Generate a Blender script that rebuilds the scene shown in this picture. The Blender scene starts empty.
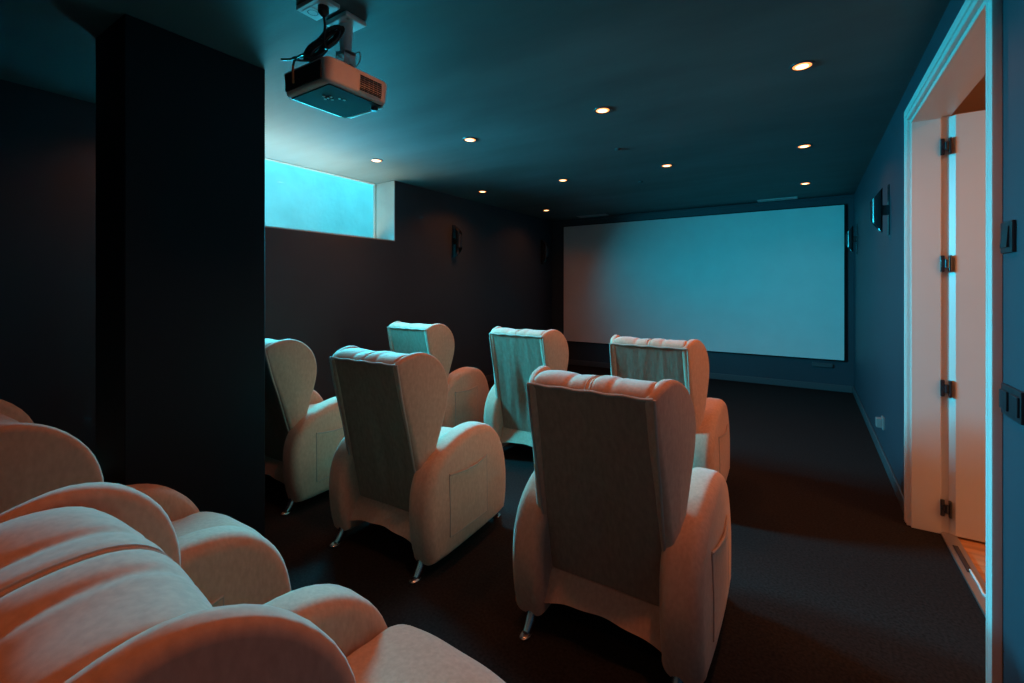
import bpy, bmesh, math, random
from mathutils import Vector, Matrix

PI = math.pi
random.seed(4)
scn = bpy.context.scene
COL = scn.collection

# ------------------------------------------------------------------ helpers
def link(name, bm, mat=None, parent=None, smooth=True, loc=None, angle=40, wn=True):
    bmesh.ops.recalc_face_normals(bm, faces=bm.faces[:])
    me = bpy.data.meshes.new(name)
    bm.to_mesh(me); bm.free()
    o = bpy.data.objects.new(name, me)
    COL.objects.link(o)
    if mat: me.materials.append(mat)
    if smooth:
        for p in me.polygons: p.use_smooth = True
        me.set_sharp_from_angle(angle=math.radians(angle))
        if wn and len(me.polygons) < 3000:
            w_ = o.modifiers.new('weighted_normals', 'WEIGHTED_NORMAL'); w_.keep_sharp = True
    if parent: o.parent = parent
    if loc: o.location = loc
    return o

def tag(o, label, cat, group=None):
    o['label'] = label; o['category'] = cat
    if group: o['group'] = group
    return o

def thing(name, label, cat, loc=(0, 0, 0), rz=0.0, group=None):
    o = bpy.data.objects.new(name, None); COL.objects.link(o)
    o.empty_display_size = 0.1
    o.location = loc; o.rotation_euler = (0, 0, rz)
    return tag(o, label, cat, group)

def struct(name, bm, mat, smooth=False, parent=None):
    o = link(name, bm, mat, parent, smooth)
    if parent is None: o['kind'] = 'structure'
    return o

def box(bm, x0, x1, y0, y1, z0, z1):
    v = [bm.verts.new((x, y, z)) for z in (z0, z1) for (x, y) in ((x0, y0), (x1, y0), (x1, y1), (x0, y1))]
    for f in ((3, 2, 1, 0), (4, 5, 6, 7), (0, 1, 5, 4), (1, 2, 6, 5), (2, 3, 7, 6), (3, 0, 4, 7)):
        bm.faces.new([v[i] for i in f])
    return v

def rbox(bm, x0, x1, y0, y1, z0, z1, r=0.005, seg=2):
    t = bmesh.new(); box(t, x0, x1, y0, y1, z0, z1)
    bmesh.ops.bevel(t, geom=t.edges[:], offset=r, segments=seg, profile=0.5, affect='EDGES')
    merge(bm, t)

def merge(bm, t, M=None):
    if M: bmesh.ops.transform(t, matrix=M, verts=t.verts[:])
    m = {v: bm.verts.new(v.co) for v in t.verts}
    for f in t.faces:
        try: bm.faces.new([m[v] for v in f.verts])
        except ValueError: pass
    t.free()

def lathe(bm, prof, n=32, c=(0, 0, 0), close_top=True, close_bot=True):
    rings = []
    for r, z in prof:
        rings.append([bm.verts.new((c[0] + r * math.cos(2 * PI * k / n), c[1] + r * math.sin(2 * PI * k / n), c[2] + z)) for k in range(n)])
    for a, b in zip(rings, rings[1:]):
        for k in range(n):
            bm.faces.new((a[k], a[(k + 1) % n], b[(k + 1) % n], b[k]))
    if close_bot: bm.faces.new(rings[0][::-1])
    if close_top: bm.faces.new(rings[-1])

def catmull(pts, sub=4, closed=False):
    n = len(pts); out = []
    rng = range(n if closed else n - 1)
    P = [Vector(p) for p in pts]
    for i in rng:
        if closed: p0, p1, p2, p3 = P[i - 1], P[i], P[(i + 1) % n], P[(i + 2) % n]
        else: p0, p1, p2, p3 = P[max(i - 1, 0)], P[i], P[i + 1], P[min(i + 2, n - 1)]
        for k in range(sub):
            t = k / sub
            out.append(0.5 * ((2 * p1) + (p2 - p0) * t + (2 * p0 - 5 * p1 + 4 * p2 - p3) * t * t + (3 * p1 - p0 - 3 * p2 + p3) * t ** 3))
    if not closed: out.append(P[-1])
    return out

def tube(bm, pts, rad, n=10, closed=False):
    P = [Vector(p) for p in pts]; N = len(P); rings = []
    R = rad if isinstance(rad, (list, tuple)) else [rad] * N
    up = None
    for i in range(N):
        if closed: d = P[(i + 1) % N] - P[i - 1]
        else: d = P[min(i + 1, N - 1)] - P[max(i - 1, 0)]
        d.normalize()
        if up is None:
            up = Vector((0, 0, 1)) if abs(d.z) < 0.9 else Vector((1, 0, 0))
        s = d.cross(up)
        if s.length < 1e-5: s = d.orthogonal()
        s.normalize(); up = s.cross(d).normalized()
        rings.append([bm.verts.new(P[i] + (s * math.cos(2 * PI * k / n) + up * math.sin(2 * PI * k / n)) * R[i]) for k in range(n)])
    rr = list(zip(rings, rings[1:])) + ([(rings[-1], rings[0])] if closed else [])
    for a, b in rr:
        for k in range(n):
            bm.faces.new((a[k], a[(k + 1) % n], b[(k + 1) % n], b[k]))
    if not closed:
        bm.faces.new(rings[0][::-1]); bm.faces.new(rings[-1])

def puffy(bm, prof, x0, x1, r, nr=5, mid=1, bulge0=0.0, bulge1=0.0, fx=None, rx=None):
    """closed side profile (y, z) swept from x0 to x1 with rounded, upholstered edges and domed caps"""
    rx = rx or r
    n = len(prof)
    A = sum(prof[i][0] * prof[(i + 1) % n][1] - prof[(i + 1) % n][0] * prof[i][1] for i in range(n))
    sg = 1 if A > 0 else -1
    nor = []
    for i in range(n):
        a, b = prof[i - 1], prof[(i + 1) % n]
        d = Vector((b[0] - a[0], b[1] - a[1]));  d.normalize()
        nor.append(Vector((d.y, -d.x)) * sg)
    cy = sum(p[0] for p in prof) / n; cz = sum(p[1] for p in prof) / n
    def ring(ins, x):
        return [bm.verts.new((x, p[0] - q.x * ins, p[1] - q.y * ins)) for p, q in zip(prof, nor)]
    def cap(ins, x, bul, s):
        out = []
        base = [(p[0] - q.x * ins, p[1] - q.y * ins) for p, q in zip(prof, nor)]
        for f in (0.35, 0.7):
            out.append([bm.verts.new((x + s * bul * (1 - f * f), cy + (b[0] - cy) * f, cz + (b[1] - cz) * f)) for b in base])
        return out, bm.verts.new((x + s * bul, cy, cz))
    rings = []
    lo, c0 = cap(r, x0, bulge0, -1)
    hi, c1 = cap(r, x1, bulge1, 1)
    rings += lo
    for k in range(nr + 1):
        t = k / nr * PI / 2
        rings.append(ring(r * (1 - math.sin(t)), x0 + rx * (1 - math.cos(t))))
    for k in range(1, mid):
        rings.append(ring(0, x0 + rx + (x1 - x0 - 2 * rx) * k / mid))
    for k in range(nr, -1, -1):
        t = k / nr * PI / 2
        rings.append(ring(r * (1 - math.sin(t)), x1 - rx * (1 - math.cos(t))))
    rings += hi[::-1]
    for a, b in zip(rings, rings[1:]):
        for i in range(n):
            bm.faces.new((a[i], a[(i + 1) % n], b[(i + 1) % n], b[i]))
    for i in range(n):
        bm.faces.new((c0, rings[0][(i + 1) % n], rings[0][i]))
        bm.faces.new((c1, rings[-1][i], rings[-1][(i + 1) % n]))
    if fx:
        for v in bm.verts: v.co = Vector(fx(v.co))

# ------------------------------------------------------------------ materials
def mat(name, col, rough=0.6, metal=0.0, spec=0.5, noise=None, bump=None, sheen=0.0):
    m = bpy.data.materials.new(name); m.use_nodes = True
    nt = m.node_tree; b = nt.nodes['Principled BSDF']
    b.inputs['Base Color'].default_value = (*col, 1)
    b.inputs['Roughness'].default_value = rough
    b.inputs['Metallic'].default_value = metal
    b.inputs['Specular IOR Level'].default_value = spec
    if sheen:
        b.inputs['Sheen Weight'].default_value = sheen
        b.inputs['Sheen Roughness'].default_value = 0.5
    tc = nt.nodes.new('ShaderNodeTexCoord')
    if noise:            # (scale xyz, amount, detail)
        mp = nt.nodes.new('ShaderNodeMapping'); mp.inputs['Scale'].default_value = noise[0]
        nz = nt.nodes.new('ShaderNodeTexNoise'); nz.inputs['Scale'].default_value = 1.0; nz.inputs['Detail'].default_value = noise[2]
        nt.links.new(tc.outputs['Object'], mp.inputs['Vector']); nt.links.new(mp.outputs['Vector'], nz.inputs['Vector'])
        mr = nt.nodes.new('ShaderNodeMapRange')
        mr.inputs['From Min'].default_value = 0.3; mr.inputs['From Max'].default_value = 0.7
        mr.inputs['To Min'].default_value = 1 - noise[1]; mr.inputs['To Max'].default_value = 1 + noise[1]
        nt.links.new(nz.outputs['Fac'], mr.inputs['Value'])
        mx = nt.nodes.new('ShaderNodeVectorMath'); mx.operation = 'SCALE'
        mx.inputs[0].default_value = col
        nt.links.new(mr.outputs['Result'], mx.inputs['Scale'])
        nt.links.new(mx.outputs['Vector'], b.inputs['Base Color'])
    if bump:             # list of (scale xyz, strength, distance, detail)
        prev = None
        for sc, st, dist, det in bump:
            mp = nt.nodes.new('ShaderNodeMapping'); mp.inputs['Scale'].default_value = sc
            nz = nt.nodes.new('ShaderNodeTexNoise'); nz.inputs['Scale'].default_value = 1.0; nz.inputs['Detail'].default_value = det
            nt.links.new(tc.outputs['Object'], mp.inputs['Vector']); nt.links.new(mp.outputs['Vector'], nz.inputs['Vector'])
            bp = nt.nodes.new('ShaderNodeBump'); bp.inputs['Strength'].default_value = st; bp.inputs['Distance'].default_value = dist
            nt.links.new(nz.outputs['Fac'], bp.inputs['Height'])
            if prev: nt.links.new(prev.outputs['Normal'], bp.inputs['Normal'])
            prev = bp
        nt.links.new(prev.outputs['Normal'], b.inputs['Normal'])
    return m

def emit_mat(name, col, strength):
    m = bpy.data.materials.new(name); m.use_nodes = True
    b = m.node_tree.nodes['Principled BSDF']
    b.inputs['Base Color'].default_value = (0.8, 0.7, 0.6, 1)
    b.inputs['Emission Color'].default_value = (*col, 1)
    b.inputs['Emission Strength'].default_value = strength
    return m

M = {}
M['wall'] = mat('navy_wall_paint', (0.024, 0.038, 0.054), 0.55, noise=((1.2, 1.2, 1.2), 0.10, 4), bump=[((260, 260, 260), 0.12, 0.002, 2), ((3, 3, 3), 0.05, 0.02, 3)])
M['pillar'] = mat('black_pillar_paint', (0.007, 0.011, 0.017), 0.7, spec=0.2, noise=((2, 2, 1), 0.08, 4), bump=[((220, 220, 220), 0.12, 0.002, 2)])
M['ceiling'] = mat('navy_ceiling_paint', (0.062, 0.108, 0.118), 0.62, noise=((0.9, 2.6, 1), 0.22, 5), bump=[((1.2, 5, 1), 0.18, 0.03, 5), ((180, 180, 180), 0.10, 0.002, 2)])
M['carpet'] = mat('charcoal_carpet', (0.017, 0.0165, 0.0165), 0.95, spec=0.05, noise=((90, 90, 90), 0.4, 6), bump=[((500, 500, 500), 0.35, 0.002, 2)])
M['white_paint'] = mat('white_woodwork_paint', (0.62, 0.60, 0.57), 0.4, noise=((2, 2, 2), 0.03, 3), bump=[((40, 40, 40), 0.05, 0.002, 2)])
M['wood'] = mat('honey_wood_floor', (0.50, 0.26, 0.12), 0.35, noise=((3, 26, 3), 0.30, 6), bump=[((6, 60, 6), 0.08, 0.002, 4)])
M['hall_wall'] = mat('hall_wall_paint', (0.62, 0.42, 0.28), 0.7, noise=((1.5, 1.5, 1.5), 0.05, 3))
M['concrete'] = mat('pale_concrete_render', (0.66, 0.70, 0.70), 0.9, noise=((2.2, 2.2, 2.8), 0.10, 7), bump=[((14, 14, 14), 0.3, 0.02, 6)])
M['recess'] = mat('grey_recess_render', (0.34, 0.36, 0.35), 0.9, noise=((4, 4, 4), 0.10, 6), bump=[((20, 20, 20), 0.2, 0.01, 5)])
M['fabric'] = mat('greige_velour', (0.50, 0.325, 0.235), 0.9, spec=0.12, sheen=0.25, noise=((90, 90, 45), 0.10, 5), bump=[((900, 900, 900), 0.12, 0.001, 2), ((9, 9, 9), 0.10, 0.010, 3)])
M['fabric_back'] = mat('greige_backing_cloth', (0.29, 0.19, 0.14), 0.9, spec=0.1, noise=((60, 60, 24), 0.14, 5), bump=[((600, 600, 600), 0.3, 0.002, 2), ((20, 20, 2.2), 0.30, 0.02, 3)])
M['piping'] = mat('greige_piping', (0.40, 0.33, 0.28), 0.8, spec=0.2, bump=[((500, 500, 500), 0.2, 0.001, 2)])
M['under'] = mat('black_underside_cloth', (0.012, 0.012, 0.013), 0.9, bump=[((300, 300, 300), 0.2, 0.002, 2)])
M['chrome'] = mat('chrome', (0.55, 0.55, 0.57), 0.25, metal=1.0, bump=[((30, 30, 30), 0.02, 0.002, 2)])
M['black'] = mat('black_plastic', (0.012, 0.013, 0.016), 0.35, bump=[((120, 120, 120), 0.05, 0.001, 2)])
M['black_metal'] = mat('black_enamelled_metal', (0.014, 0.017, 0.022), 0.22, metal=0.0, spec=0.7, bump=[((60, 60, 60), 0.03, 0.001, 2)])
M['proj'] = mat('grey_projector_plastic', (0.56, 0.50, 0.45), 0.5, noise=((20, 20, 20), 0.04, 3), bump=[((400, 400, 400), 0.1, 0.001, 2)])
M['proj_dark'] = mat('dark_projector_plastic', (0.028, 0.030, 0.033), 0.75, spec=0.12, bump=[((400, 400, 400), 0.1, 0.001, 2)])
M['plate'] = mat('white_steel_plate', (0.66, 0.68, 0.68), 0.4, bump=[((40, 40, 40), 0.03, 0.001, 2)])
M['cable'] = mat('black_cable_rubber', (0.012, 0.013, 0.016), 0.4, bump=[((90, 90, 90), 0.05, 0.001, 2)])
M['copper_cable'] = mat('orange_cable_rubber', (0.55, 0.22, 0.08), 0.5, bump=[((90, 90, 90), 0.05, 0.001, 2)])
M['screen'] = mat('matte_white_screen_cloth', (0.70, 0.70, 0.70), 0.85, spec=0.1, noise=((3, 3, 3), 0.03, 4), bump=[((500, 500, 500), 0.05, 0.001, 2)])
M['screen_frame'] = mat('black_velvet_frame', (0.008, 0.009, 0.011), 0.8, spec=0.1, bump=[((300, 300, 300), 0.1, 0.001, 2)])
M['vent'] = mat('pale_grey_vent', (0.55, 0.57, 0.58), 0.45, bump=[((60, 60, 60), 0.03, 0.001, 2)])
M['dark_switch'] = mat('anthracite_switch_plastic', (0.010, 0.013, 0.018), 0.4, bump=[((60, 60, 60), 0.03, 0.001, 2)])
M['pale_plastic'] = mat('pale_grey_plastic', (0.20, 0.20, 0.20), 0.45, bump=[((60, 60, 60), 0.03, 0.001, 2)])
M['steel'] = mat('brushed_steel', (0.50, 0.48, 0.46), 0.35, metal=0.9, bump=[((10, 200, 10), 0.08, 0.001, 2)])
M['lamp'] = emit_mat('warm_reflector_glow', (1.0, 0.26, 0.05), 2.2)  # lit look of the reflector ring, put in as emission
M['bulb'] = emit_mat('warm_lamp_bulb', (1.0, 0.55, 0.24), 6.0)
M['dark_trim'] = mat('dark_trim_metal', (0.05, 0.055, 0.06), 0.4, bump=[((60, 60, 60), 0.03, 0.001, 2)])
M['skirting'] = mat('navy_skirting_paint', (0.055, 0.070, 0.080), 0.4, bump=[((30, 30, 30), 0.04, 0.002, 2)])
g = bpy.data.materials.new('window_glass'); g.use_nodes = True
nt = g.node_tree; nt.nodes.remove(nt.nodes['Principled BSDF'])
tr = nt.nodes.new('ShaderNodeBsdfTransparent'); tr.inputs['Color'].default_value = (0.96, 0.99, 0.98, 1)
gl = nt.nodes.new('ShaderNodeBsdfGlossy'); gl.inputs['Roughness'].default_value = 0.02
mxs = nt.nodes.new('ShaderNodeMixShader'); mxs.inputs[0].default_value = 0.015
nt.links.new(tr.outputs[0], mxs.inputs[1]); nt.links.new(gl.outputs[0], mxs.inputs[2])
nt.links.new(mxs.outputs[0], nt.nodes['Material Output'].inputs['Surface'])
M['glass'] = g

# ------------------------------------------------------------------ the room
H = 2.5
XR, XL = 0.486, -3.80          # inner faces of the side walls
YE, YB = 7.17, -1.30           # screen wall, rear wall
WT = 0.34                      # left wall thickness
RT = 0.15                      # right wall thickness
WY0, WY1, WZ0 = 1.55, 3.51, 1.835   # window opening
DY0, DY1, DZ = 2.00, 3.355, 2.27    # door opening

bm = bmesh.new(); box(bm, XL - WT, XR + 0.118, YB - 0.2, YE + 0.2, -0.12, 0.0)
struct('floor', bm, M['carpet'])
bm = bmesh.new(); box(bm, XL - WT - 0.02, XR + RT, YB - 0.2, YE + 0.2, H, H + 0.15)
struct('ceiling', bm, M['ceiling'])
bm = bmesh.new(); box(bm, XL - WT, XR + RT, YE, YE + 0.2, 0, H)
struct('wall_far', bm, M['wall'])
bm = bmesh.new(); box(bm, XL - WT, XR + RT, YB - 0.2, YB, 0, H)
struct('wall_rear', bm, M['wall'])

bm = bmesh.new()
box(bm, XL - WT, XL, YB, WY0, 0, H); box(bm, XL - WT, XL, WY1, YE, 0, H); box(bm, XL - WT, XL, WY0, WY1, 0, WZ0)
struct('wall_left', bm, M['wall'])
bm = bmesh.new()
box(bm, XR, XR + RT, YB, DY0, 0, H); box(bm, XR, XR + RT, DY1, YE, 0, H); box(bm, XR, XR + RT, DY0, DY1, DZ, H)
struct('wall_right', bm, M['wall'])

bm = bmesh.new(); rbox(bm, -2.80, -2.437, 0.735, 1.335, 0, H, 0.004, 1)
o = struct('pillar', bm, M['pillar'])

# pale plastered lining of the window recess, glass and slim frame
bm = bmesh.new()
box(bm, XL - WT + 0.05, XL - 0.001, WY1 - 0.012, WY1 - 0.0005, WZ0, H - 0.001)
box(bm, XL - WT + 0.05, XL - 0.001, WY0 + 0.0005, WY0 + 0.012, WZ0, H - 0.001)
box(bm, XL - WT + 0.05, XL - 0.001, WY0 + 0.012, WY1 - 0.012, WZ0 + 0.0005, WZ0 + 0.012)
struct('trim_1', bm, M['recess'])
win = bpy.data.objects.new('window_1', None); COL.objects.link(win); win.location = (XL - WT + 0.02, (WY0 + WY1) / 2, WZ0); win['kind'] = 'structure'
wl, wh = (WY1 - WY0) / 2, H - WZ0
bm = bmesh.new()
for y0, y1, z0, z1 in ((-wl, wl, 0.0, 0.012), (-wl, wl, wh - 0.005, wh), (-wl, -wl + 0.014, 0.012, wh - 0.005), (wl - 0.014, wl, 0.012, wh - 0.005)):
    box(bm, -0.018, 0.018, y0, y1, z0, z1)
link('window_frame', bm, M['recess'], win, False)
bm = bmesh.new(); box(bm, -0.003, 0.003, -wl + 0.014, wl - 0.014, 0.012, wh - 0.005)
link('window_pane', bm, M['glass'], win, False)

# the light well outside
bm = bmesh.new()
box(bm, -5.65, -5.45, -0.4, 8.0, 0.9, 3.9)
struct('wall_outside', bm, M['concrete'])
bm = bmesh.new(); box(bm, -5.45, XL - WT, 7.8, 8.0, 0.9, 3.9)
struct('wall_outside_far', bm, M['concrete'])
bm = bmesh.new(); box(bm, -5.45, XL - WT, -0.4, -0.2, 0.9, 3.9)
struct('wall_outside_near', bm, M['concrete'])
bm = bmesh.new(); box(bm, -5.65, XL - WT, -0.4, 8.0, 0.75, 0.9)
struct('ground_outside', bm, M['concrete'])
bm = bmesh.new(); box(bm, XL - WT - 0.04, XL - WT + 0.0, -0.4, 8.0, H + 0.15, 3.9)
struct('wall_outside_upper', bm, M['concrete'])

# skirting boards
def skirting(name, pts):
    bm = bmesh.new()
    for (x0, x1, y0, y1) in pts:
        rbox(bm, x0, x1, y0, y1, 0, 0.085, 0.006, 2)
    struct(name, bm, M['skirting'], True)
skirting('baseboard_right', [(XR - 0.014, XR, DY1 + 0.085, YE), (XR - 0.014, XR, YB, DY0 - 0.085)])
skirting('baseboard_far', [(XL, XR - 0.014, YE - 0.014, YE)])
skirting('baseboard_left', [(XL, XL + 0.014, YB, YE - 0.014)])

# shallow dark batten where the screen wall meets the ceiling
bm = bmesh.new(); rbox(bm, XL, XR, YE - 0.02, YE, H - 0.035, H, 0.004, 2)
struct('trim_2', bm, M['wall'], True)

# ------------------------------------------------------------------ doorway
CW, CT = 0.066, 0.018          # casing width, thickness
door = bpy.data.objects.new('door_1', None); COL.objects.link(door); door.location = (XR, (DY0 + DY1) / 2, 0); door['kind'] = 'structure'
ox, oy = XR, (DY0 + DY1) / 2
dw = (DY1 - DY0) / 2
bm = bmesh.new()
# casing: main board plus raised outer bead, mitred round the opening on the room side
for (a, b, t) in ((0.0, CW, CT), (0.028, CW + 0.002, CT + 0.006), (-0.002, 0.012, CT + 0.003)):
    rbox(bm, -t, 0, dw + a, dw + b, 0, DZ + a + 0.001, 0.003, 2)
    rbox(bm, -t, 0, -dw - b, -dw - a, 0, DZ + a + 0.001, 0.003, 2)
    rbox(bm, -t - 0.0006, 0, -dw - b - 0.0006, dw + b + 0.0006, DZ + a, DZ + b, 0.003, 2)
link('door_casing', bm, M['white_paint'], door)
JX = 0.118                     # depth of the plain jamb before the rebate for the door
bm = bmesh.new()
for q in (-1, 1):
    y0, y1 = sorted((q * (dw - 0.022), q * (dw - 0.0005))); rbox(bm, -0.005, JX, y0, y1, 0, DZ - 0.0215, 0.003, 2)
    y0, y1 = sorted((q * (dw - 0.012), q * (dw - 0.0005))); rbox(bm, JX, RT + 0.01, y0, y1, 0, DZ - 0.0115, 0.003, 2)
rbox(bm, -0.0055, JX, -dw + 0.0005, dw - 0.0005, DZ - 0.022, DZ - 0.0005, 0.003, 2); rbox(bm, JX, RT + 0.0105, -dw + 0.0005, dw - 0.0005, DZ - 0.012, DZ - 0.0005, 0.003, 2)
link('door_jamb', bm, M['white_paint'], door)
# door leaf swung open through ninety degrees into the hall
LX0 = RT + 0.005
bm = bmesh.new()
t = [(LX0 - 0.004, dw + 0.014), (LX0 - 0.004, dw - 0.014), (LX0 + 0.018, dw - 0.036), (LX0 + 0.82, dw - 0.036), (LX0 + 0.82, dw + 0.014)]
lo = [bm.verts.new((x, y, 0.012)) for x, y in t]; hi = [bm.verts.new((x, y, DZ - 0.018)) for x, y in t]
bm.faces.new(lo[::-1]); bm.faces.new(hi)
for k in range(5): bm.faces.new((lo[k], lo[(k + 1) % 5], hi[(k + 1) % 5], hi[k]))
leaf = link('door_leaf', bm, M['white_paint'], door, False)
for hz in (2.09, 1.46, 0.79, 0.145):
    bm = bmesh.new()
    rbox(bm, JX - 0.004, JX + 0.014, dw - 0.030, dw - 0.020, hz - 0.045, hz + 0.045, 0.004, 3)
    rbox(bm, JX + 0.028, JX + 0.040, dw - 0.044, dw - 0.020, hz - 0.045, hz + 0.045, 0.004, 3)
    tube(bm, [(JX + 0.020, dw - 0.036, hz - 0.022), (JX + 0.020, dw - 0.036, hz + 0.022)], 0.009, 12)
    rbox(bm, JX + 0.004, JX + 0.036, dw - 0.038, dw - 0.026, hz - 0.014, hz + 0.014, 0.003, 2)
    h = link('door_hinge', bm, M['black_metal'], door)
# threshold with a sunk floor bolt and its worn metal strip
bm = bmesh.new()
rbox(bm, 0.115, RT + 0.03, -dw, dw, -0.002, 0.010, 0.003, 2)
th = link('door_threshold', bm, M['steel'], door)
bm = bmesh.new(); rbox(bm, 0.135, 0.157, dw - 0.42, dw - 0.16, 0.0095, 0.0135, 0.002, 2)
link('floor_bolt', bm, M['black_metal'], th)
bm = bmesh.new(); tube(bm, [(0.150, dw - 0.40, 0.013), (0.152, dw - 0.52, 0.013), (0.148, dw - 0.60, 0.014), (0.160, dw - 0.63, 0.013), (0.156, dw - 0.66, 0.012)], 0.005, 8)
link('metal_catch', bm, M['plate'], th)

# hall beyond the door
bm = bmesh.new(); box(bm, XR + 0.118, 3.0, 0.6, 5.2, -0.12, -0.002)
struct('floor_hall', bm, M['wood'])
bm = bmesh.new(); box(bm, 3.0, 3.15, 0.6, 5.2, -0.12, 2.65)
struct('wall_hall_right', bm, M['hall_wall'])
bm = bmesh.new(); box(bm, XR + RT, 3.15, 5.2, 5.35, -0.12, 2.65)
struct('wall_hall_far', bm, M['hall_wall'])
bm = bmesh.new(); box(bm, XR + RT, 3.15, 0.45, 0.6, -0.12, 2.65)
struct('wall_hall_near', bm, M['hall_wall'])
bm = bmesh.new(); box(bm, XR + RT, 3.15, 0.45, 5.35, 2.65, 2.8)
struct('ceiling_hall', bm, M['hall_wall'])

# ------------------------------------------------------------------ projection screen
SX0, SX1, SZ0, SZ1 = -3.557, 0.385, 0.405, 2.375
scr = thing('projection_screen', 'large white fixed projection screen in a thin black frame on the far wall', 'screen', ((SX0 + SX1) / 2, YE, SZ0))
w2, hh = (SX1 - SX0) / 2, SZ1 - SZ0
bm = bmesh.new(); box(bm, -w2, w2, -0.030, -0.022, 0, hh)
link('screen_cloth', bm, M['screen'], scr, False)
bm = bmesh.new()
fw = 0.012
for x0, x1, z0, z1 in ((-w2 - fw, w2 + fw, -fw, 0), (-w2 - fw, w2 + fw, hh, hh + fw), (-w2 - fw, -w2, 0, hh), (w2, w2 + fw, 0, hh)):
    box(bm, x0, x1, -0.036, -0.001, z0, z1)
link('screen_frame', bm, M['screen_frame'], scr, False)

# ------------------------------------------------------------------ recliner armchair
ARM = [(0.060, 0.058), (0.018, 0.095), (-0.004, 0.20), (-0.010, 0.31), (0.004, 0.41), (0.046, 0.490), (0.115, 0.548), (0.215, 0.592), (0.325, 0.614), (0.430, 0.612),
       (0.522, 0.582), (0.596, 0.520), (0.645, 0.435), (0.668, 0.335), (0.673, 0.23), (0.665, 0.14), (0.645, 0.092), (0.60, 0.072), (0.32, 0.064)]
ARM = [tuple(p) for p in catmull(ARM, 3, True)]
WING = [(0.072, 0.38), (0.040, 0.48), (0.002, 0.65), (-0.036, 0.80), (-0.064, 0.93), (-0.072, 0.980), (-0.045, 1.006), (0.010, 1.024), (0.075, 1.026), (0.140, 0.996), (0.190, 0.935),
        (0.212, 0.855), (0.206, 0.770), (0.178, 0.670), (0.145, 0.570), (0.116, 0.480), (0.092, 0.395)]
WING = [tuple(p) for p in catmull(WING, 3, True)]
CUSH = [(0.135, 0.37), (0.095, 0.50), (0.045, 0.66), (-0.005, 0.82), (-0.046, 0.94), (-0.066, 0.978), (-0.055, 1.002), (-0.020, 1.015), (0.028, 1.016), (0.075, 1.002), (0.108, 0.970), (0.122, 0.920), (0.128, 0.870), (0.134, 0.82),
        (0.142, 0.76), (0.148, 0.69), (0.156, 0.60), (0.170, 0.50), (0.185, 0.42), (0.175, 0.375)]
CUSH = [tuple(p) for p in catmull(CUSH, 3, True)]
SEAT = [(0.155, 0.34), (0.155, 0.43), (0.18, 0.455), (0.25, 0.466), (0.42, 0.472), (0.56, 0.472), (0.635, 0.462), (0.676, 0.432), (0.688, 0.385), (0.676, 0.335), (0.63, 0.315), (0.30, 0.31)]
SEAT = [tuple(p) for p in catmull(SEAT, 3, True)]
FOOT = [(0.60, 0.10), (0.60, 0.31), (0.635, 0.325), (0.664, 0.30), (0.672, 0.20), (0.664, 0.11), (0.64, 0.092)]
FOOT = [tuple(p) for p in catmull(FOOT, 3, True)]

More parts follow.
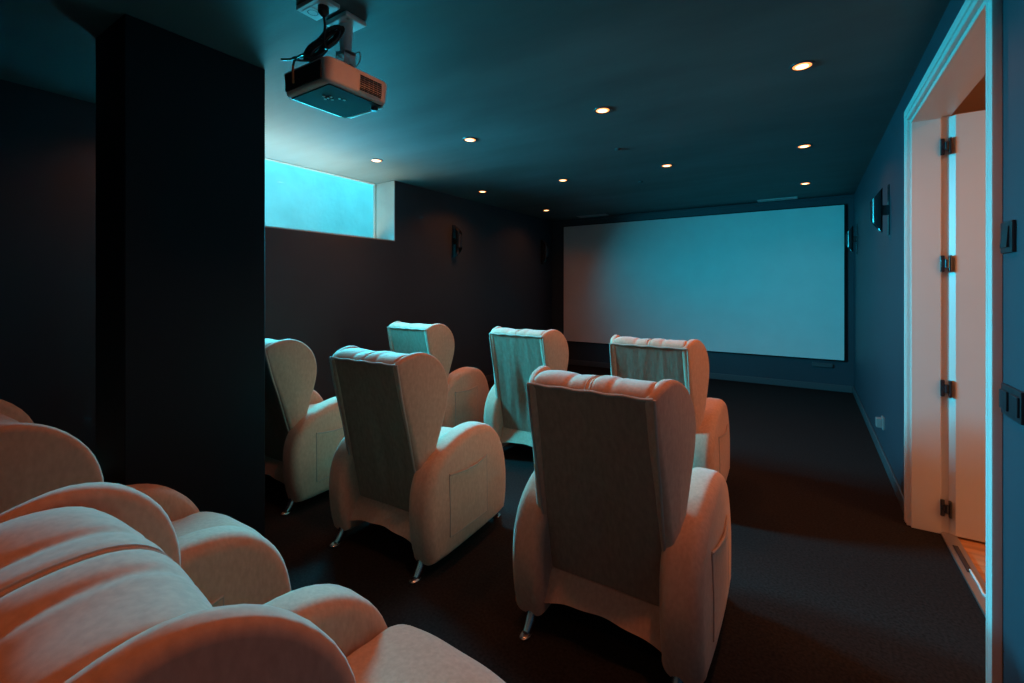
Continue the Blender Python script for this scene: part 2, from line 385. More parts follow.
def make_chair():
    root = thing('recliner_armchair', 'x', 'armchair')
    F, B = M['fabric'], M['fabric_back']
    for s in (-1, 1):
        bm = bmesh.new()
        def fx(c, s=s):
            k = max(0.0, c.z - 0.30) * 0.03          # arms lean a touch inwards towards the top
            bow = 0.010 * math.sin(PI * min(1, max(0, c.y / 0.65)))
            return (s * (c.x - k + bow), c.y, c.z)
        puffy(bm, ARM, 0.216, 0.354, 0.044, 6, 2, 0.004, 0.008, fx, rx=0.046)
        arm = link('armrest', bm, F, root)
        # top-stitched seam round the edge of the outer side
        n = len(ARM)
        cy, cz = 0.30, 0.34
        if s == 1:
            # patch pocket on the outer side
            bm = bmesh.new()
            ny, nz = 16, 14
            grid = []
            for j in range(nz + 1):
                row = []
                for i in range(ny + 1):
                    y = 0.135 + 0.300 * i / ny
                    z = 0.160 + (0.450 - 0.160) * j / nz
                    sag = 0.010 * math.sin(PI * i / ny) * (j / nz) ** 2
                    kk = max(0.0, z - 0.30) * 0.03
                    xx = 0.354 - kk + 0.0105 * math.sin(PI * y / 0.65) + 0.004 + 0.011 * math.sin(PI * i / ny) * (j / nz) ** 1.5
                    row.append((xx, y, z - sag))
                grid.append(row)
            fr = [[bm.verts.new((p[0] + 0.003, p[1], p[2])) for p in r] for r in grid]
            bk = [[bm.verts.new((p[0] - 0.004, p[1], p[2])) for p in r] for r in grid]
            for j in range(nz):
                for i in range(ny):
                    bm.faces.new((fr[j][i], fr[j][i + 1], fr[j + 1][i + 1], fr[j + 1][i]))
                    bm.faces.new((bk[j][i], bk[j + 1][i], bk[j + 1][i + 1], bk[j][i + 1]))
            for i in range(ny):
                bm.faces.new((fr[0][i], bk[0][i], bk[0][i + 1], fr[0][i + 1])); bm.faces.new((fr[nz][i], fr[nz][i + 1], bk[nz][i + 1], bk[nz][i]))
            for j in range(nz):
                bm.faces.new((fr[j][0], fr[j + 1][0], bk[j + 1][0], bk[j][0])); bm.faces.new((fr[j][ny], bk[j][ny], bk[j + 1][ny], fr[j + 1][ny]))
            pk = link('side_pocket', bm, F, arm)
            bm = bmesh.new()
            tube(bm, [(p[0] + 0.002, p[1], p[2]) for p in grid[nz]], 0.0045, 8)
            tube(bm, [(grid[j][0][0] + 0.001, grid[j][0][1], grid[j][0][2]) for j in range(nz + 1)], 0.003, 8)
            tube(bm, [(grid[j][ny][0] + 0.001, grid[j][ny][1], grid[j][ny][2]) for j in range(nz + 1)], 0.003, 8)
            tube(bm, [(grid[0][i][0] + 0.001, grid[0][i][1], grid[0][i][2]) for i in range(ny + 1)], 0.003, 8)
            bm2 = bm
            bmo = link('pocket_hem', bm, M['piping'], arm)
        # wing
        bm = bmesh.new()
        def fw(c, s=s):
            fl = (c.y + 0.07) * 0.24 * (1 if c.x > 0.215 else 0.8)
            rip = 0.003 * math.sin(c.z * 46 + c.y * 30) * max(0.0, (c.z - 0.93)) / 0.1
            return (s * (c.x + fl + rip), c.y, c.z)
        puffy(bm, WING, 0.190, 0.233, 0.018, 5, 1, 0.0, 0.006, fw, rx=0.020)
        wing = link('wing', bm, F, root)
        # piping down the rear outer edge of the wing
        bm = bmesh.new()
        pts = catmull([(s * 0.229, -0.074, 0.984), (s * 0.230, -0.064, 0.93), (s * 0.230, -0.037, 0.80), (s * 0.230, 0.001, 0.65), (s * 0.230, 0.039, 0.48), (s * 0.230, 0.070, 0.38), (s * 0.230, 0.098, 0.25)], 5)
        tube(bm, pts, 0.005, 8)
        link('seam_piping', bm, M['piping'], wing)
    # front back cushion with gathered top roll
    bm = bmesh.new()
    def fb(c):
        u = c.x / 0.225
        w = max(0.0, c.z - 0.97) / 0.06
        lump = (0.0035 * math.sin(c.x * 34 + 0.6) + 0.003 * math.sin(c.x * 19 - 1.0)) * min(1, w)
        crown = 0.018 * (1 - u * u) * min(1, max(0, (c.y + 0.02) / 0.06)) * (1 if c.z > 0.5 else 0.3)
        nick = 0.0055 * math.exp(-(c.x / 0.014) ** 2) + 0.0035 * math.exp(-((c.x + 0.075) / 0.012) ** 2) + 0.0035 * math.exp(-((c.x - 0.082) / 0.012) ** 2)
        tz = min(1, max(0, (c.z - 0.93) / 0.07))
        return (c.x, c.y + crown - nick * (1 - tz) * (1 if c.y > 0.06 else 0), c.z + lump + 0.006 * (1 - u * u) * min(1, w) - nick * tz)
    puffy(bm, CUSH, -0.222, 0.222, 0.022, 4, 60, 0, 0, fb, rx=0.022)
    cu = link('back_cushion', bm, F, root)
    # twin stitched seam running up the middle of the cushion and over the roll
    run = [p for p in CUSH if (p[0] > 0.06 and p[1] > 0.62) or p[1] > 0.985]
    k0 = min(range(len(run)), key=lambda q: run[q][0] if run[q][1] > 0.98 else 9)
    run = run[k0:] + run[:k0]
    for sx in (-0.009, 0.009):
        bm = bmesh.new()
        tube(bm, [fb(Vector((sx, p[0], p[1]))) for p in run], 0.0022, 6)
        link('stitched_seam', bm, M['piping'], cu)
    # stretched cloth panel on the rear
    def backline(z):
        t = (0.985 - z) / (0.985 - 0.22)
        return -0.076 + 0.176 * t + 0.004 * math.sin(PI * t)
    bm = bmesh.new()
    nx, nz = 40, 44
    fr = []; bk = []
    for j in range(nz + 1):
        z = 0.215 + (0.984 - 0.215) * j / nz
        t = 1 - j / nz
        a = []; b = []
        for i in range(nx + 1):
            x = -0.228 + 0.456 * i / nx
            u = x / 0.228
            wr = 0.0
            for (c0, k, amp, zc, zs) in ((0.03, 11, 0.026, 0.50, 0.20), (0.30, 20, 0.006, 0.48, 0.18), (-0.35, 22, 0.005, 0.42, 0.16), (0.62, 24, 0.004, 0.5, 0.2), (-0.66, 20, 0.004, 0.6, 0.2)):
                wr += amp * math.exp(-((u - c0 - 0.1 * (z - 0.5)) * k / 2.2) ** 2) * math.exp(-((z - zc) / zs) ** 2)
            y = backline(z) + wr + 0.010 * abs(u) ** 16 + 0.004 * (1 - u * u)
            a.append(bm.verts.new((x, y, z))); b.append(bm.verts.new((x, y + 0.012, z)))
        fr.append(a); bk.append(b)
    for j in range(nz):
        for i in range(nx):
            bm.faces.new((fr[j][i], fr[j][i + 1], fr[j + 1][i + 1], fr[j + 1][i])); bm.faces.new((bk[j][i], bk[j + 1][i], bk[j + 1][i + 1], bk[j][i + 1]))
    for i in range(nx):
        bm.faces.new((fr[0][i], bk[0][i], bk[0][i + 1], fr[0][i + 1])); bm.faces.new((fr[nz][i], fr[nz][i + 1], bk[nz][i + 1], bk[nz][i]))
    for j in range(nz):
        bm.faces.new((fr[j][0], fr[j + 1][0], bk[j + 1][0], bk[j][0])); bm.faces.new((fr[j][nx], bk[j][nx], bk[j + 1][nx], fr[j + 1][nx]))
    pn = link('back_panel', bm, B, root)
    bm = bmesh.new()
    tube(bm, [(-0.226 + 0.452 * i / 20, -0.077, 0.984 + 0.002 * math.sin(i * 1.3)) for i in range(21)], 0.005, 8)
    link('top_piping', bm, M['piping'], pn)
    # loose skirt at the foot of the rear
    bm = bmesh.new()
    nx, nz = 32, 10
    fr = []; bk = []
    for j in range(nz + 1):
        t = j / nz
        a = []; b = []
        for i in range(nx + 1):
            u = -1 + 2 * i / nx
            x = u * 0.226
            zb = 0.122 + 0.034 * (1 - u * u) ** 1.0
            z = 0.232 * (1 - t) + zb * t
            y = 0.092 - 0.050 * t + 0.004 * math.sin(u * 9 + 1) * t + 0.006 * math.exp(-((t - 0.08) / 0.1) ** 2)
            a.append(bm.verts.new((x, y, z))); b.append(bm.verts.new((x, y + 0.008, z)))
        fr.append(a); bk.append(b)
    for j in range(nz):
        for i in range(nx):
            bm.faces.new((fr[j][i], fr[j][i + 1], fr[j + 1][i + 1], fr[j + 1][i])); bm.faces.new((bk[j][i], bk[j + 1][i], bk[j + 1][i + 1], bk[j][i + 1]))
    for i in range(nx):
        bm.faces.new((fr[0][i], bk[0][i], bk[0][i + 1], fr[0][i + 1])); bm.faces.new((fr[nz][i], fr[nz][i + 1], bk[nz][i + 1], bk[nz][i]))
    for j in range(nz):
        bm.faces.new((fr[j][0], fr[j + 1][0], bk[j + 1][0], bk[j][0])); bm.faces.new((fr[j][nx], bk[j][nx], bk[j + 1][nx], fr[j + 1][nx]))
    link('rear_skirt', bm, F, root)
    # seat, folded footrest, dark base
    bm = bmesh.new()
    def fs(c):
        u = c.x / 0.21
        top = max(0.0, c.z - 0.40) / 0.08
        wr = 0.0025 * math.sin(c.x * 34 + c.y * 55) * top * (1 if c.y > 0.3 else 0.3)
        return (c.x, c.y + 0.012 * (1 - u * u) * (1 if c.y > 0.5 else 0), c.z + 0.014 * (1 - u * u) * top + wr)
    puffy(bm, SEAT, -0.212, 0.212, 0.030, 5, 20, 0, 0, fs, rx=0.03)
    link('seat_cushion', bm, F, root)
    bm = bmesh.new()
    puffy(bm, FOOT, -0.207, 0.207, 0.018, 4, 6, 0, 0, None, rx=0.02)
    link('footrest', bm, F, root)
    bm = bmesh.new(); rbox(bm, -0.218, 0.218, 0.14, 0.60, 0.10, 0.32, 0.01, 2)
    link('base_frame', bm, M['under'], root)
    # short kicked-out chrome feet
    for sx in (-1, 1):
        for (yy, dy) in ((0.050, -0.050), (0.600, 0.060)):
            bm = bmesh.new()
            pts = catmull([(sx * 0.275, yy, 0.085), (sx * 0.275, yy + dy * 0.30, 0.056), (sx * 0.276, yy + dy * 0.70, 0.030), (sx * 0.276, yy + dy, 0.013)], 4)
            n = len(pts)
            tube(bm, pts, [0.027 - 0.009 * i / (n - 1) for i in range(n)], 14)
            lg = link('leg', bm, M['chrome'], root)
            bm = bmesh.new()
            t = bmesh.new(); lathe(t, [(0.017, 0.0), (0.021, 0.003), (0.021, 0.010), (0.017, 0.015), (0.010, 0.018)], 18)
            merge(bm, t, Matrix.Translation((sx * 0.276, yy + dy * 1.15, 0)) @ Matrix.Diagonal((1, 1.5, 1, 1)))
            link('foot_pad', bm, M['chrome'], lg)
    return root

def copy_tree(o, parent=None):
    c = o.copy(); COL.objects.link(c)
    if parent: c.parent = parent
    for ch in list(o.children): copy_tree(ch, c)
    return c

chair = make_chair()
SP = [
    (-0.628, 1.50, 0.0, 'greige wing recliner nearest the doorway, full dark back facing us, in the middle row', 'recliners in the middle row'),
    (-1.772, 1.50, 0.03, 'greige wing recliner in middle row, whole right arm with side pocket in view', 'recliners in the middle row'),
    (-2.850, 1.53, 0.03, 'greige wing recliner half hidden by the black pillar edge, in the middle row', 'recliners in the middle row'),
    (-0.800, 2.78, 0.0, 'recliner in the row nearest the screen, its teal-lit back just above the big near chair', 'recliners in the row nearest the screen'),
    (-1.790, 2.88, 0.0, 'recliner with bright teal back in the row nearest the screen, between its two neighbours', 'recliners in the row nearest the screen'),
    (-2.850, 2.83, 0.0, 'recliner in the row nearest the screen, deepest towards the dark left wall', 'recliners in the row nearest the screen'),
    (-0.731, 0.186, -0.05, 'recliner in the near row whose stitched back cushion fills the lower left corner', 'recliners in the near row'),
    (-1.765, 0.21, 0.011, 'recliner in the near row just beyond the big cushion, only wings and armrests seen', 'recliners in the near row'),
    (-2.850, 0.03, 0.0, 'recliner in the near row before the pillar, only a wing rim peeking in', 'recliners in the near row'),
]
for i, (x, y, rz, lab, grp) in enumerate(SP):
    c = chair if i == 0 else copy_tree(chair)
    c.location = (x, y, 0); c.rotation_euler = (0, 0, rz)
    c['label'] = lab; c['group'] = grp
    ph = {2: 0.06, 6: 0.085, 7: 0.05, 8: 0.05}.get(i)
    if ph:                                     # backrests let back a notch
        R = Matrix.Rotation(ph, 4, 'X'); pv = Vector((0, 0.10, 0.45))
        for ch in c.children:
            if ch.name.split('.')[0] in ('wing', 'back_cushion', 'back_panel'):
                ch.rotation_euler = (ph, 0, 0); ch.location = pv - R @ pv

# ------------------------------------------------------------------ ceiling downlights
LABELS = {
    (-0.026, 2.85): 'lit orange downlight in the ceiling nearest the white door casing',
    (-1.135, 2.85): 'lit orange downlight in the ceiling second from the doorway in the row nearest us',
    (-2.240, 2.85): 'lit orange downlight in the ceiling right of the projector, third from the doorway',
    (-3.330, 2.85): 'lit downlight in the pale sunlit ceiling patch above the window',
    (-0.026, 4.48): 'lit orange downlight above the right part of the screen, middle of three in line',
    (-1.135, 4.48): 'lit orange downlight straight above the centre of the screen, in the second row',
    (-2.240, 4.48): 'lit orange downlight in the second row above the left end of the screen',
    (-3.330, 4.48): 'lit orange downlight close to the left wall just past the window',
    (-0.026, 6.10): 'lit orange downlight nearest the screen on the doorway side',
    (-3.330, 6.10): 'lit orange downlight nearest the screen in the far left corner',
}
def make_downlight():
    r = thing('recessed_downlight', 'x', 'downlight', group='ceiling downlights')
    bm = bmesh.new()
    lathe(bm, [(0.044, 0.0), (0.044, -0.004), (0.050, -0.006), (0.058, -0.004), (0.060, 0.0)], 32, close_top=False, close_bot=False)
    link('trim_ring', bm, M['dark_trim'], r)
    bm = bmesh.new()
    lathe(bm, [(0.0435, -0.0005), (0.0435, -0.003), (0.036, -0.005), (0.030, -0.0055)], 28, close_bot=True, close_top=False)
    ln = link('reflector_glow', bm, M['lamp'], r)  # reflector ring round the bulb, its lit orange glow given as emission
    bm = bmesh.new()
    lathe(bm, [(0.0305, -0.003), (0.030, -0.0056), (0.018, -0.0072), (0.002, -0.0078)], 28)
    link('bulb', bm, M['bulb'], ln)
    return r
dl = make_downlight()
WARM = (1.0, 0.25, 0.065)
def spot(x, y, e, col=WARM):
    l = bpy.data.lights.new('downlight_beam', 'SPOT'); l.energy = e; l.color = col
    l.spot_size = math.radians(145); l.spot_blend = 1.0; l.shadow_soft_size = 0.05
    o = bpy.data.objects.new('downlight_beam', l); COL.objects.link(o); o.location = (x, y, H - 0.02)
    return o
for i, ((x, y), lab) in enumerate(LABELS.items()):
    d = dl if i == 0 else copy_tree(dl)
    d.location = (x, y, H); d['label'] = lab
    spot(x, y, 36 if y < 4 else 26 if y < 6 else 14 if x < -1 else 5)
for (x, y, e) in ((-0.026, 1.22, 32), (-1.135, 1.22, 20), (-3.330, 1.22, 12), (-0.026, -0.40, 18), (-1.135, -0.40, 6)):
    d = copy_tree(dl); d.location = (x, y, H)
    d['label'] = 'lit downlight of the rear rows overhead, outside the picture'
    spot(x, y, e)

# ------------------------------------------------------------------ ceiling vents and small ceiling fittings
def vent(x0, x1, y0, y1, lab):
    t = thing('slot_vent', lab, 'vent', ((x0 + x1) / 2, (y0 + y1) / 2, H), 0, 'slot vents above the screen')
    a, b = (x1 - x0) / 2, (y1 - y0) / 2
    bm = bmesh.new()
    for u0, u1, v0, v1 in ((-a, a, -b, -b + 0.02), (-a, a, b - 0.02, b), (-a, -a + 0.012, -b + 0.02, b - 0.02), (a - 0.012, a, -b + 0.02, b - 0.02)):
        box(bm, u0, u1, v0, v1, -0.006, 0)
    link('vent_frame', bm, M['vent'], t, False)
    bm = bmesh.new()
    k = 3
    for i in range(k):
        yy = -b + 0.02 + (2 * b - 0.04) * (i + 0.5) / k
        v = box(bm, -a + 0.012, a - 0.012, yy - 0.016, yy + 0.016, -0.004, -0.001)
    link('vent_slats', bm, M['vent'], t, False)
vent(-0.575, -0.115, 6.93, 7.09, 'pale slot vent in the ceiling above the right half of the screen')
vent(-3.20, -2.70, 6.89, 7.05, 'pale slot vent in the ceiling above the left end of the screen')
for (x, y, lab) in ((-1.346, 3.725, 'tiny dark ceiling fitting between the two central downlights, nearer than the other one'), (-1.556, 5.02, 'tiny dark ceiling fitting closest to the screen, just beyond the central downlights')):
    bm = bmesh.new()
    lathe(bm, [(0.026, 0.0), (0.026, -0.006), (0.018, -0.012), (0.008, -0.014)], 20, (0, 0, 0))
    o = link('ceiling_sensor', bm, M['dark_trim']); o.location = (x, y, H)
    tag(o, lab, 'sensor', 'tiny ceiling fittings')

# ------------------------------------------------------------------ wall sconces (slant-cut cylinders on a stand-off)
def make_sconce(r=0.036, h=0.33, cut=0.10):
    t = thing('wall_sconce', 'x', 'wall lamp', group='black wall sconces')
    bm = bmesh.new(); rbox(bm, -0.006, 0.0, -0.030, 0.030, -0.18, 0.18, 0.002, 2)
    link('backplate', bm, M['black_metal'], t)
    bm = bmesh.new(); rbox(bm, -0.045, -0.005, -0.014, 0.014, -0.035, 0.035, 0.003, 2)
    link('bracket', bm, M['black_metal'], t)
    bm = bmesh.new()
    n = 36; cx = -0.036 - r
    def ring(rr, sgn, dz=0.0):
        out = []
        for k in range(n):
            a = 2 * PI * k / n
            x = rr * math.cos(a); y = rr * math.sin(a)
            f = (x + r) / (2 * r)                       # 0 at the room side, 1 towards the wall
            z = sgn * (h / 2 - cut * (1 - f) + dz)
            out.append(bm.verts.new((cx + x, y, z)))
        return out
    A = [ring(r, -1), ring(r, 1), ring(r * 0.9, 1), ring(r * 0.9, 1, -0.05), ring(r * 0.9, -1, -0.05), ring(r * 0.9, -1)]
    for p, q in ((0, 1), (1, 2), (2, 3), (5, 0), (4, 5)):
        for k in range(n):
            bm.faces.new((A[p][k], A[p][(k + 1) % n], A[q][(k + 1) % n], A[q][k]))
    bm.faces.new(A[3]); bm.faces.new(A[4][::-1])
    link('shade', bm, M['black_metal'], t)
    return t
sc = make_sconce()
SC = [((XR, 4.20, 1.885), 0, 'black slant-cut cylinder sconce on the right wall nearest the door casing'),
      ((XR, 6.72, 1.90), 0, 'black slant-cut cylinder sconce on the right wall beside the screen edge'),
      ((XL, 4.50, 1.92), PI, 'black slant-cut cylinder sconce on the left wall nearer the window'),
      ((XL, 6.80, 1.93), PI, 'black slant-cut cylinder sconce on the left wall near the screen corner')]
for i, (loc, rz, lab) in enumerate(SC):
    s_ = sc if i == 0 else copy_tree(sc)
    s_.location = loc; s_.rotation_euler = (0, 0, rz); s_.scale = (1.15,) * 3 if rz else (1, 1, 1); s_['label'] = lab

# ------------------------------------------------------------------ switches and sockets on the right wall
def wall_plate(name, lab, cat, y, z, w, h, t, m, kind):
    r = thing(name, lab, cat, (XR, y, z))
    bm = bmesh.new(); rbox(bm, -t, 0, -w / 2, w / 2, -h / 2, h / 2, 0.003, 2)
    link('faceplate', bm, m, r)
    return r
r = wall_plate('light_switch', 'dark square light switch on the right wall beside the near door casing', 'switch', 1.870, 1.478, 0.090, 0.090, 0.010, M['dark_switch'], 's')
bm = bmesh.new()
v = box(bm, -0.016, -0.009, -0.026, 0.026, -0.030, 0.030)
for q in v:
    if q.co.x < -0.012 and q.co.z > 0: q.co.x += 0.004
link('rocker', bm, M['dark_switch'], r, False)
r = wall_plate('switch_panel', 'dark double switch plate low on the right wall below the light switch', 'switch', 1.835, 1.010, 0.150, 0.088, 0.010, M['dark_switch'], 'd')
for yy in (-0.04, 0.04):
    bm = bmesh.new(); rbox(bm, -0.016, -0.009, yy - 0.028, yy + 0.028, -0.028, 0.028, 0.003, 2)
    link('rocker', bm, M['dark_switch'], r)
r = wall_plate('wall_socket', 'small pale socket low on the right wall just above the skirting board', 'socket', 4.46, 0.30, 0.09, 0.09, 0.014, M['pale_plastic'], 'k')
bm = bmesh.new(); rbox(bm, -0.050, -0.012, -0.03, 0.03, -0.035, 0.035, 0.006, 2)
link('plug', bm, M['pale_plastic'], r)
bm = bmesh.new(); rbox(bm, -0.11, 0.11, -0.03, 0, -0.024, 0.024, 0.004, 2)
o = link('low_vent_box', bm, M['skirting']); o.location = (0.155, YE, 0.325)
tag(o, 'small dark oblong box on the far wall under the lower right corner of the screen', 'box')

# ------------------------------------------------------------------ projector on its ceiling bracket
PX, PY, PZ = -1.70, 1.240, 2.180      # centre of the body
pr = thing('projector', 'grey projector with side vents hung upside down under the ceiling bracket', 'projector', (PX, PY, PZ))
hw, hd, hh = 0.160, 0.160, 0.048
bm = bmesh.new()
t = bmesh.new(); box(t, -hw, hw, -hd, hd, -hh, hh)
for q in t.verts:
    if q.co.z < 0:
        q.co.x *= 0.93; q.co.y *= 0.96
        if q.co.y > 0: q.co.z -= 0.0
up = [e for e in t.edges if abs(e.verts[0].co.z - e.verts[1].co.z) > 0.05]
bmesh.ops.bevel(t, geom=up, offset=0.040, segments=5, profile=0.5, affect='EDGES')
rim = [e for e in t.edges if abs(e.verts[0].co.z - e.verts[1].co.z) < 0.001 and max(len(f.verts) for f in e.link_faces) > 4]
bmesh.ops.bevel(t, geom=rim, offset=0.014, segments=3, profile=0.6, affect='EDGES')
merge(bm, t)
link('body', bm, M['proj'], pr)
bm = bmesh.new(); rbox(bm, -hw + 0.040, hw - 0.040, -hd - 0.002, -hd + 0.006, -hh + 0.012, hh - 0.012, 0.003, 2)
link('rear_port_panel', bm, M['proj_dark'], pr)
bm = bmesh.new()
for iy in range(5):
    for iz in range(6):
        y0 = -0.004 + iy * 0.0225
        rbox(bm, hw - 0.001, hw + 0.0012, y0, y0 + 0.0195, -0.022 + iz * 0.0088, -0.0172 + iz * 0.0088, 0.0005, 1)
for iy in range(5):
    for iz in range(2):
        y0 = -0.004 + iy * 0.0225
        rbox(bm, hw - 0.004, hw - 0.0005, y0, y0 + 0.0195, -0.034 + iz * 0.006, -0.0305 + iz * 0.006, 0.0005, 1)
link('side_vent', bm, M['proj_dark'], pr)
bm = bmesh.new(); rbox(bm, -hw * 0.80, hw * 0.80, -hd * 0.80, hd * 0.86, -hh - 0.004, -hh + 0.004, 0.002, 2)
un = link('control_panel', bm, M['proj_dark'], pr)
for (bx, by) in ((0.01, -0.05), (0.03, -0.05), (-0.01, -0.05), (0.01, -0.03), (0.01, -0.07), (0.045, -0.02), (0.05, 0.0)):
    bm = bmesh.new(); lathe(bm, [(0.0055, 0.001), (0.0055, -0.001), (0.004, -0.0022)], 14, (bx, by, -hh - 0.004))
    link('button', bm, M['plate'], un)
bm = bmesh.new()
for k in range(1):
    t = bmesh.new(); lathe(t, [(0.034, 0.0), (0.034, 0.022), (0.027, 0.024), (0.024, 0.012), (0.004, 0.010)], 28)
    merge(bm, t, Matrix.Translation((0.055, hd - 0.006, -0.008)) @ Matrix.Rotation(-PI / 2, 4, 'X'))
link('lens', bm, M['black'], pr)
bm = bmesh.new(); lathe(bm, [(0.016, -hh + 0.002), (0.016, -hh - 0.008), (0.012, -hh - 0.014), (0.004, -hh - 0.015)], 18, (0.085, hd - 0.03, 0))
link('levelling_foot', bm, M['black'], pr)
bm = bmesh.new()
rbox(bm, -hw + 0.048, hw - 0.048, hd - 0.016, hd - 0.004, -hh - 0.003, -hh + 0.010, 0.003, 2)
link('front_lip', bm, M['plate'], pr)

br = thing('projector_bracket', 'pale steel ceiling bracket carrying the projector', 'bracket', (PX, PY + 0.045, H))
bm = bmesh.new(); rbox(bm, -0.075, 0.075, -0.055, 0.055, -0.022, 0, 0.008, 3)
cp = link('ceiling_plate', bm, M['plate'], br)
for sx in (-0.055, 0.055):
    bm = bmesh.new(); lathe(bm, [(0.007, -0.020), (0.007, -0.0235), (0.004, -0.0255)], 14, (sx, -0.03, 0))
    link('bolt', bm, M['steel'], cp)
bm = bmesh.new()
tube(bm, [(0, 0, -0.02), (0, 0, -0.15)], [0.030, 0.024], 20)
link('pole', bm, M['plate'], br)
bm = bmesh.new()
rbox(bm, -0.030, -0.026, -0.03, 0.03, -0.225, -0.135, 0.001, 1); rbox(bm, 0.026, 0.030, -0.03, 0.03, -0.225, -0.135, 0.001, 1)
rbox(bm, -0.03, 0.03, -0.03, 0.03, -0.155, -0.14, 0.002, 1)
link('tilt_yoke', bm, M['plate'], br)
bm = bmesh.new()
tube(bm, [(-0.04, 0, -0.205), (0.04, 0, -0.205)], 0.008, 12)
rbox(bm, -0.045, 0.045, -0.040, 0.040, -0.268, -0.215, 0.004, 2)
link('tilt_joint', bm, M['steel'], br)
bm = bmesh.new()
tube(bm, catmull([(0.03, 0.02, -0.15), (0.065, 0.02, -0.145), (0.07, 0.02, -0.18), (0.045, 0.02, -0.205)], 5), 0.0025, 8)
link('wire_clip', bm, M['steel'], br)

so = thing('ceiling_socket', 'white double socket plate on the ceiling beside the projector bracket', 'socket', (-1.700, 1.150, H))
bm = bmesh.new(); rbox(bm, -0.080, 0.080, -0.048, 0.048, -0.018, 0, 0.003, 2)
link('faceplate', bm, M['plate'], so)
for sx in (-0.036, 0.036):
    bm = bmesh.new(); lathe(bm, [(0.022, -0.016), (0.022, -0.0195), (0.018, -0.0195), (0.016, -0.0185), (0.003, -0.0185)], 20, (sx, 0, 0))
    link('outlet', bm, M['black'], so)
    bm = bmesh.new(); rbox(bm, sx - 0.031, sx + 0.031, -0.031, 0.031, -0.0195, -0.017, 0.001, 1)
    link('outlet_frame', bm, M['plate'], so)
ca = thing('power_cable', 'coiled black cable hanging between the ceiling socket and the projector', 'cable', (-1.700, 1.150, H))
bm = bmesh.new(); lathe(bm, [(0.021, -0.020), (0.022, -0.042), (0.011, -0.056), (0.005, -0.060)], 16, (0.036, 0.0, 0.0))
link('plug', bm, M['black'], ca)
bm = bmesh.new()
tube(bm, catmull([(0.036, 0, -0.055), (0.032, 0.01, -0.09), (0.010, 0.02, -0.130), (0.005, 0.03, -0.17)], 6), 0.005, 8)
link('cord', bm, M['cable'], ca)
bm = bmesh.new()
V = Vector((-1.70, 1.17, 0.98)).normalized()               # plane of the coil hangs roughly upright
d = Vector((-0.44, -0.40, -0.62)).normalized(); e = d.cross(V).normalized(); n_ = d.cross(e)
for k in range(8):
    ln = 0.094 + 0.012 * math.sin(k * 2.1); wd = 0.010 + 0.003 * k
    pts = []
    for i in range(30):
        a = 2 * PI * i / 30
        u = ln * math.cos(a); w = wd * math.sin(a) * (1 - 0.30 * math.exp(-(math.cos(a) / 0.35) ** 2))
        pts.append(Vector((-0.010, 0.035, -0.140)) + d * (u + 0.006 * math.sin(k)) + e * (w + 0.004 * math.cos(k * 3)) + n_ * (0.008 * (k % 3 - 1) + 0.005 * math.sin(2 * a + k)))
    tube(bm, pts, 0.0052, 8, True)
tube(bm, [Vector((-0.010, 0.035, -0.140)) + e * (0.026 * math.cos(2 * PI * i / 14)) + n_ * (0.022 * math.sin(2 * PI * i / 14)) for i in range(14)], 0.004, 8, True)
link('coil', bm, M['cable'], ca)
bm = bmesh.new()
tube(bm, catmull([(-0.050, 0.0, -0.215), (-0.050, -0.04, -0.232), (-0.065, -0.08, -0.240), (-0.095, -0.10, -0.240), (-0.055, -0.09, -0.247), (-0.01, -0.085, -0.247), (0.035, -0.088, -0.250), (0.065, -0.095, -0.270)], 6), 0.0042, 8)
tube(bm, catmull([(-0.050, -0.005, -0.205), (-0.075, -0.04, -0.210), (-0.090, -0.055, -0.216)], 6), 0.0042, 8)
link('loose_end', bm, M['cable'], ca)
bm = bmesh.new()
tube(bm, catmull([(-0.040, 0.0, -0.20), (-0.032, -0.05, -0.225), (-0.026, -0.085, -0.255), (-0.026, -0.094, -0.285)], 6), 0.0042, 8)
link('hanging_lead', bm, M['cable'], ca)
bm = bmesh.new()
tube(bm, [(-0.026, -0.094, -0.283), (-0.026, -0.094, -0.315), (-0.026, -0.093, -0.350)], 0.0046, 8)
link('orange_lead', bm, M['copper_cable'], ca)

# ------------------------------------------------------------------ lights and sky
w = bpy.data.worlds.new('sky'); scn.world = w; w.use_nodes = True
bg = w.node_tree.nodes['Background']; bg.inputs['Color'].default_value = (0.06, 0.75, 0.98, 1); bg.inputs['Strength'].default_value = 5.4

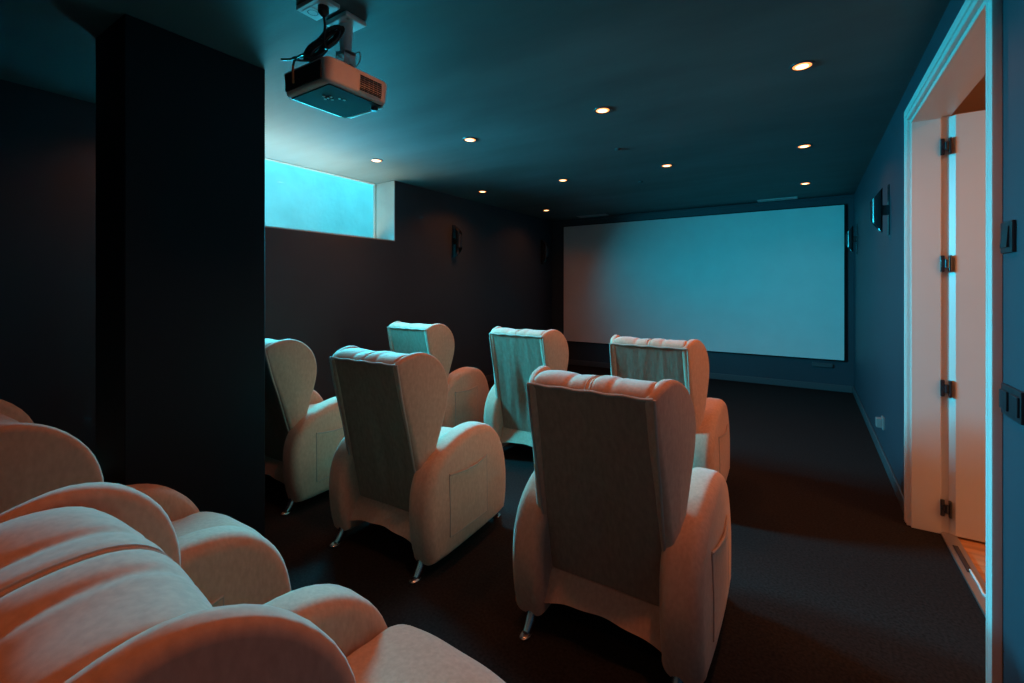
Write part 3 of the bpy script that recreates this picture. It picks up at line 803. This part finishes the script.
def area(name, loc, target, sx, sy, e, col):
    l = bpy.data.lights.new(name, 'AREA'); l.shape = 'RECTANGLE'; l.size = sx; l.size_y = sy; l.energy = e; l.color = col
    o = bpy.data.objects.new(name, l); COL.objects.link(o); o.location = loc
    d = Vector(target) - Vector(loc)
    o.rotation_euler = d.to_track_quat('-Z', 'Y').to_euler()
    return o
CYAN = (0.012, 0.60, 0.86)
# light thrown up from the sunlit floor of the light well, and skylight coming down it
l_ = area('well_floor_bounce', (-5.0, 2.6, 1.32), (-2.9, 2.6, 2.6), 2.4, 0.7, 42, (1.0, 0.84, 0.62))
l_.data.spread = math.radians(100)
# daylight coming in through the pane, down the room and back towards the rear row
zc = WZ0 + 0.23
l_ = area('window_daylight', (XL - WT + 0.05, 1.91, zc), (-1.0, 1.91 + 1.6, zc - 1.9), 0.64, 0.40, 190, CYAN)
l_.data.spread = math.radians(112)
l_ = area('window_daylight', (XL - WT + 0.05, 2.85, zc), (-0.9, 0.45, zc - 1.75), 1.20, 0.40, 85, CYAN)
l_.data.spread = math.radians(72)
# hall lamp
def ceiling_lamp(loc, e):
    l = bpy.data.lights.new('hall_lamp', 'AREA'); l.shape = 'DISK'; l.size = 0.35; l.energy = e; l.color = (1.0, 0.36, 0.13)
    o = bpy.data.objects.new('hall_lamp', l); COL.objects.link(o); o.location = loc
ceiling_lamp((1.7, 2.6, 2.62), 13)
l_ = area('hall_warm_fill', (2.93, 2.35, 1.55), (-2.0, 2.2, 0.7), 0.5, 0.7, 20, (1.0, 0.34, 0.12))  # added unseen light, warms the chairs' right sides through the doorway

# ------------------------------------------------------------------ camera
cam = bpy.data.cameras.new('camera'); co = bpy.data.objects.new('camera', cam); COL.objects.link(co)
cam.sensor_width = 36.0; cam.lens = 457.0 / 1024 * 36.0
cam.shift_y = -(341.5 - 287.0) / 1024
cam.clip_start = 0.02
co.location = (0, 0, 1.335)
co.rotation_euler = (PI / 2, 0, math.radians(32.93))
scn.camera = co
scn.view_settings.view_transform = 'Standard'; scn.view_settings.look = 'None'
scn.view_settings.exposure = 0.0; scn.view_settings.gamma = 1.0; scn.view_settings.use_curve_mapping = False
scn.cycles.use_denoising = True
scn.cycles.max_bounces = 8; scn.cycles.diffuse_bounces = 5
scn.cycles.sample_clamp_indirect = 4.0
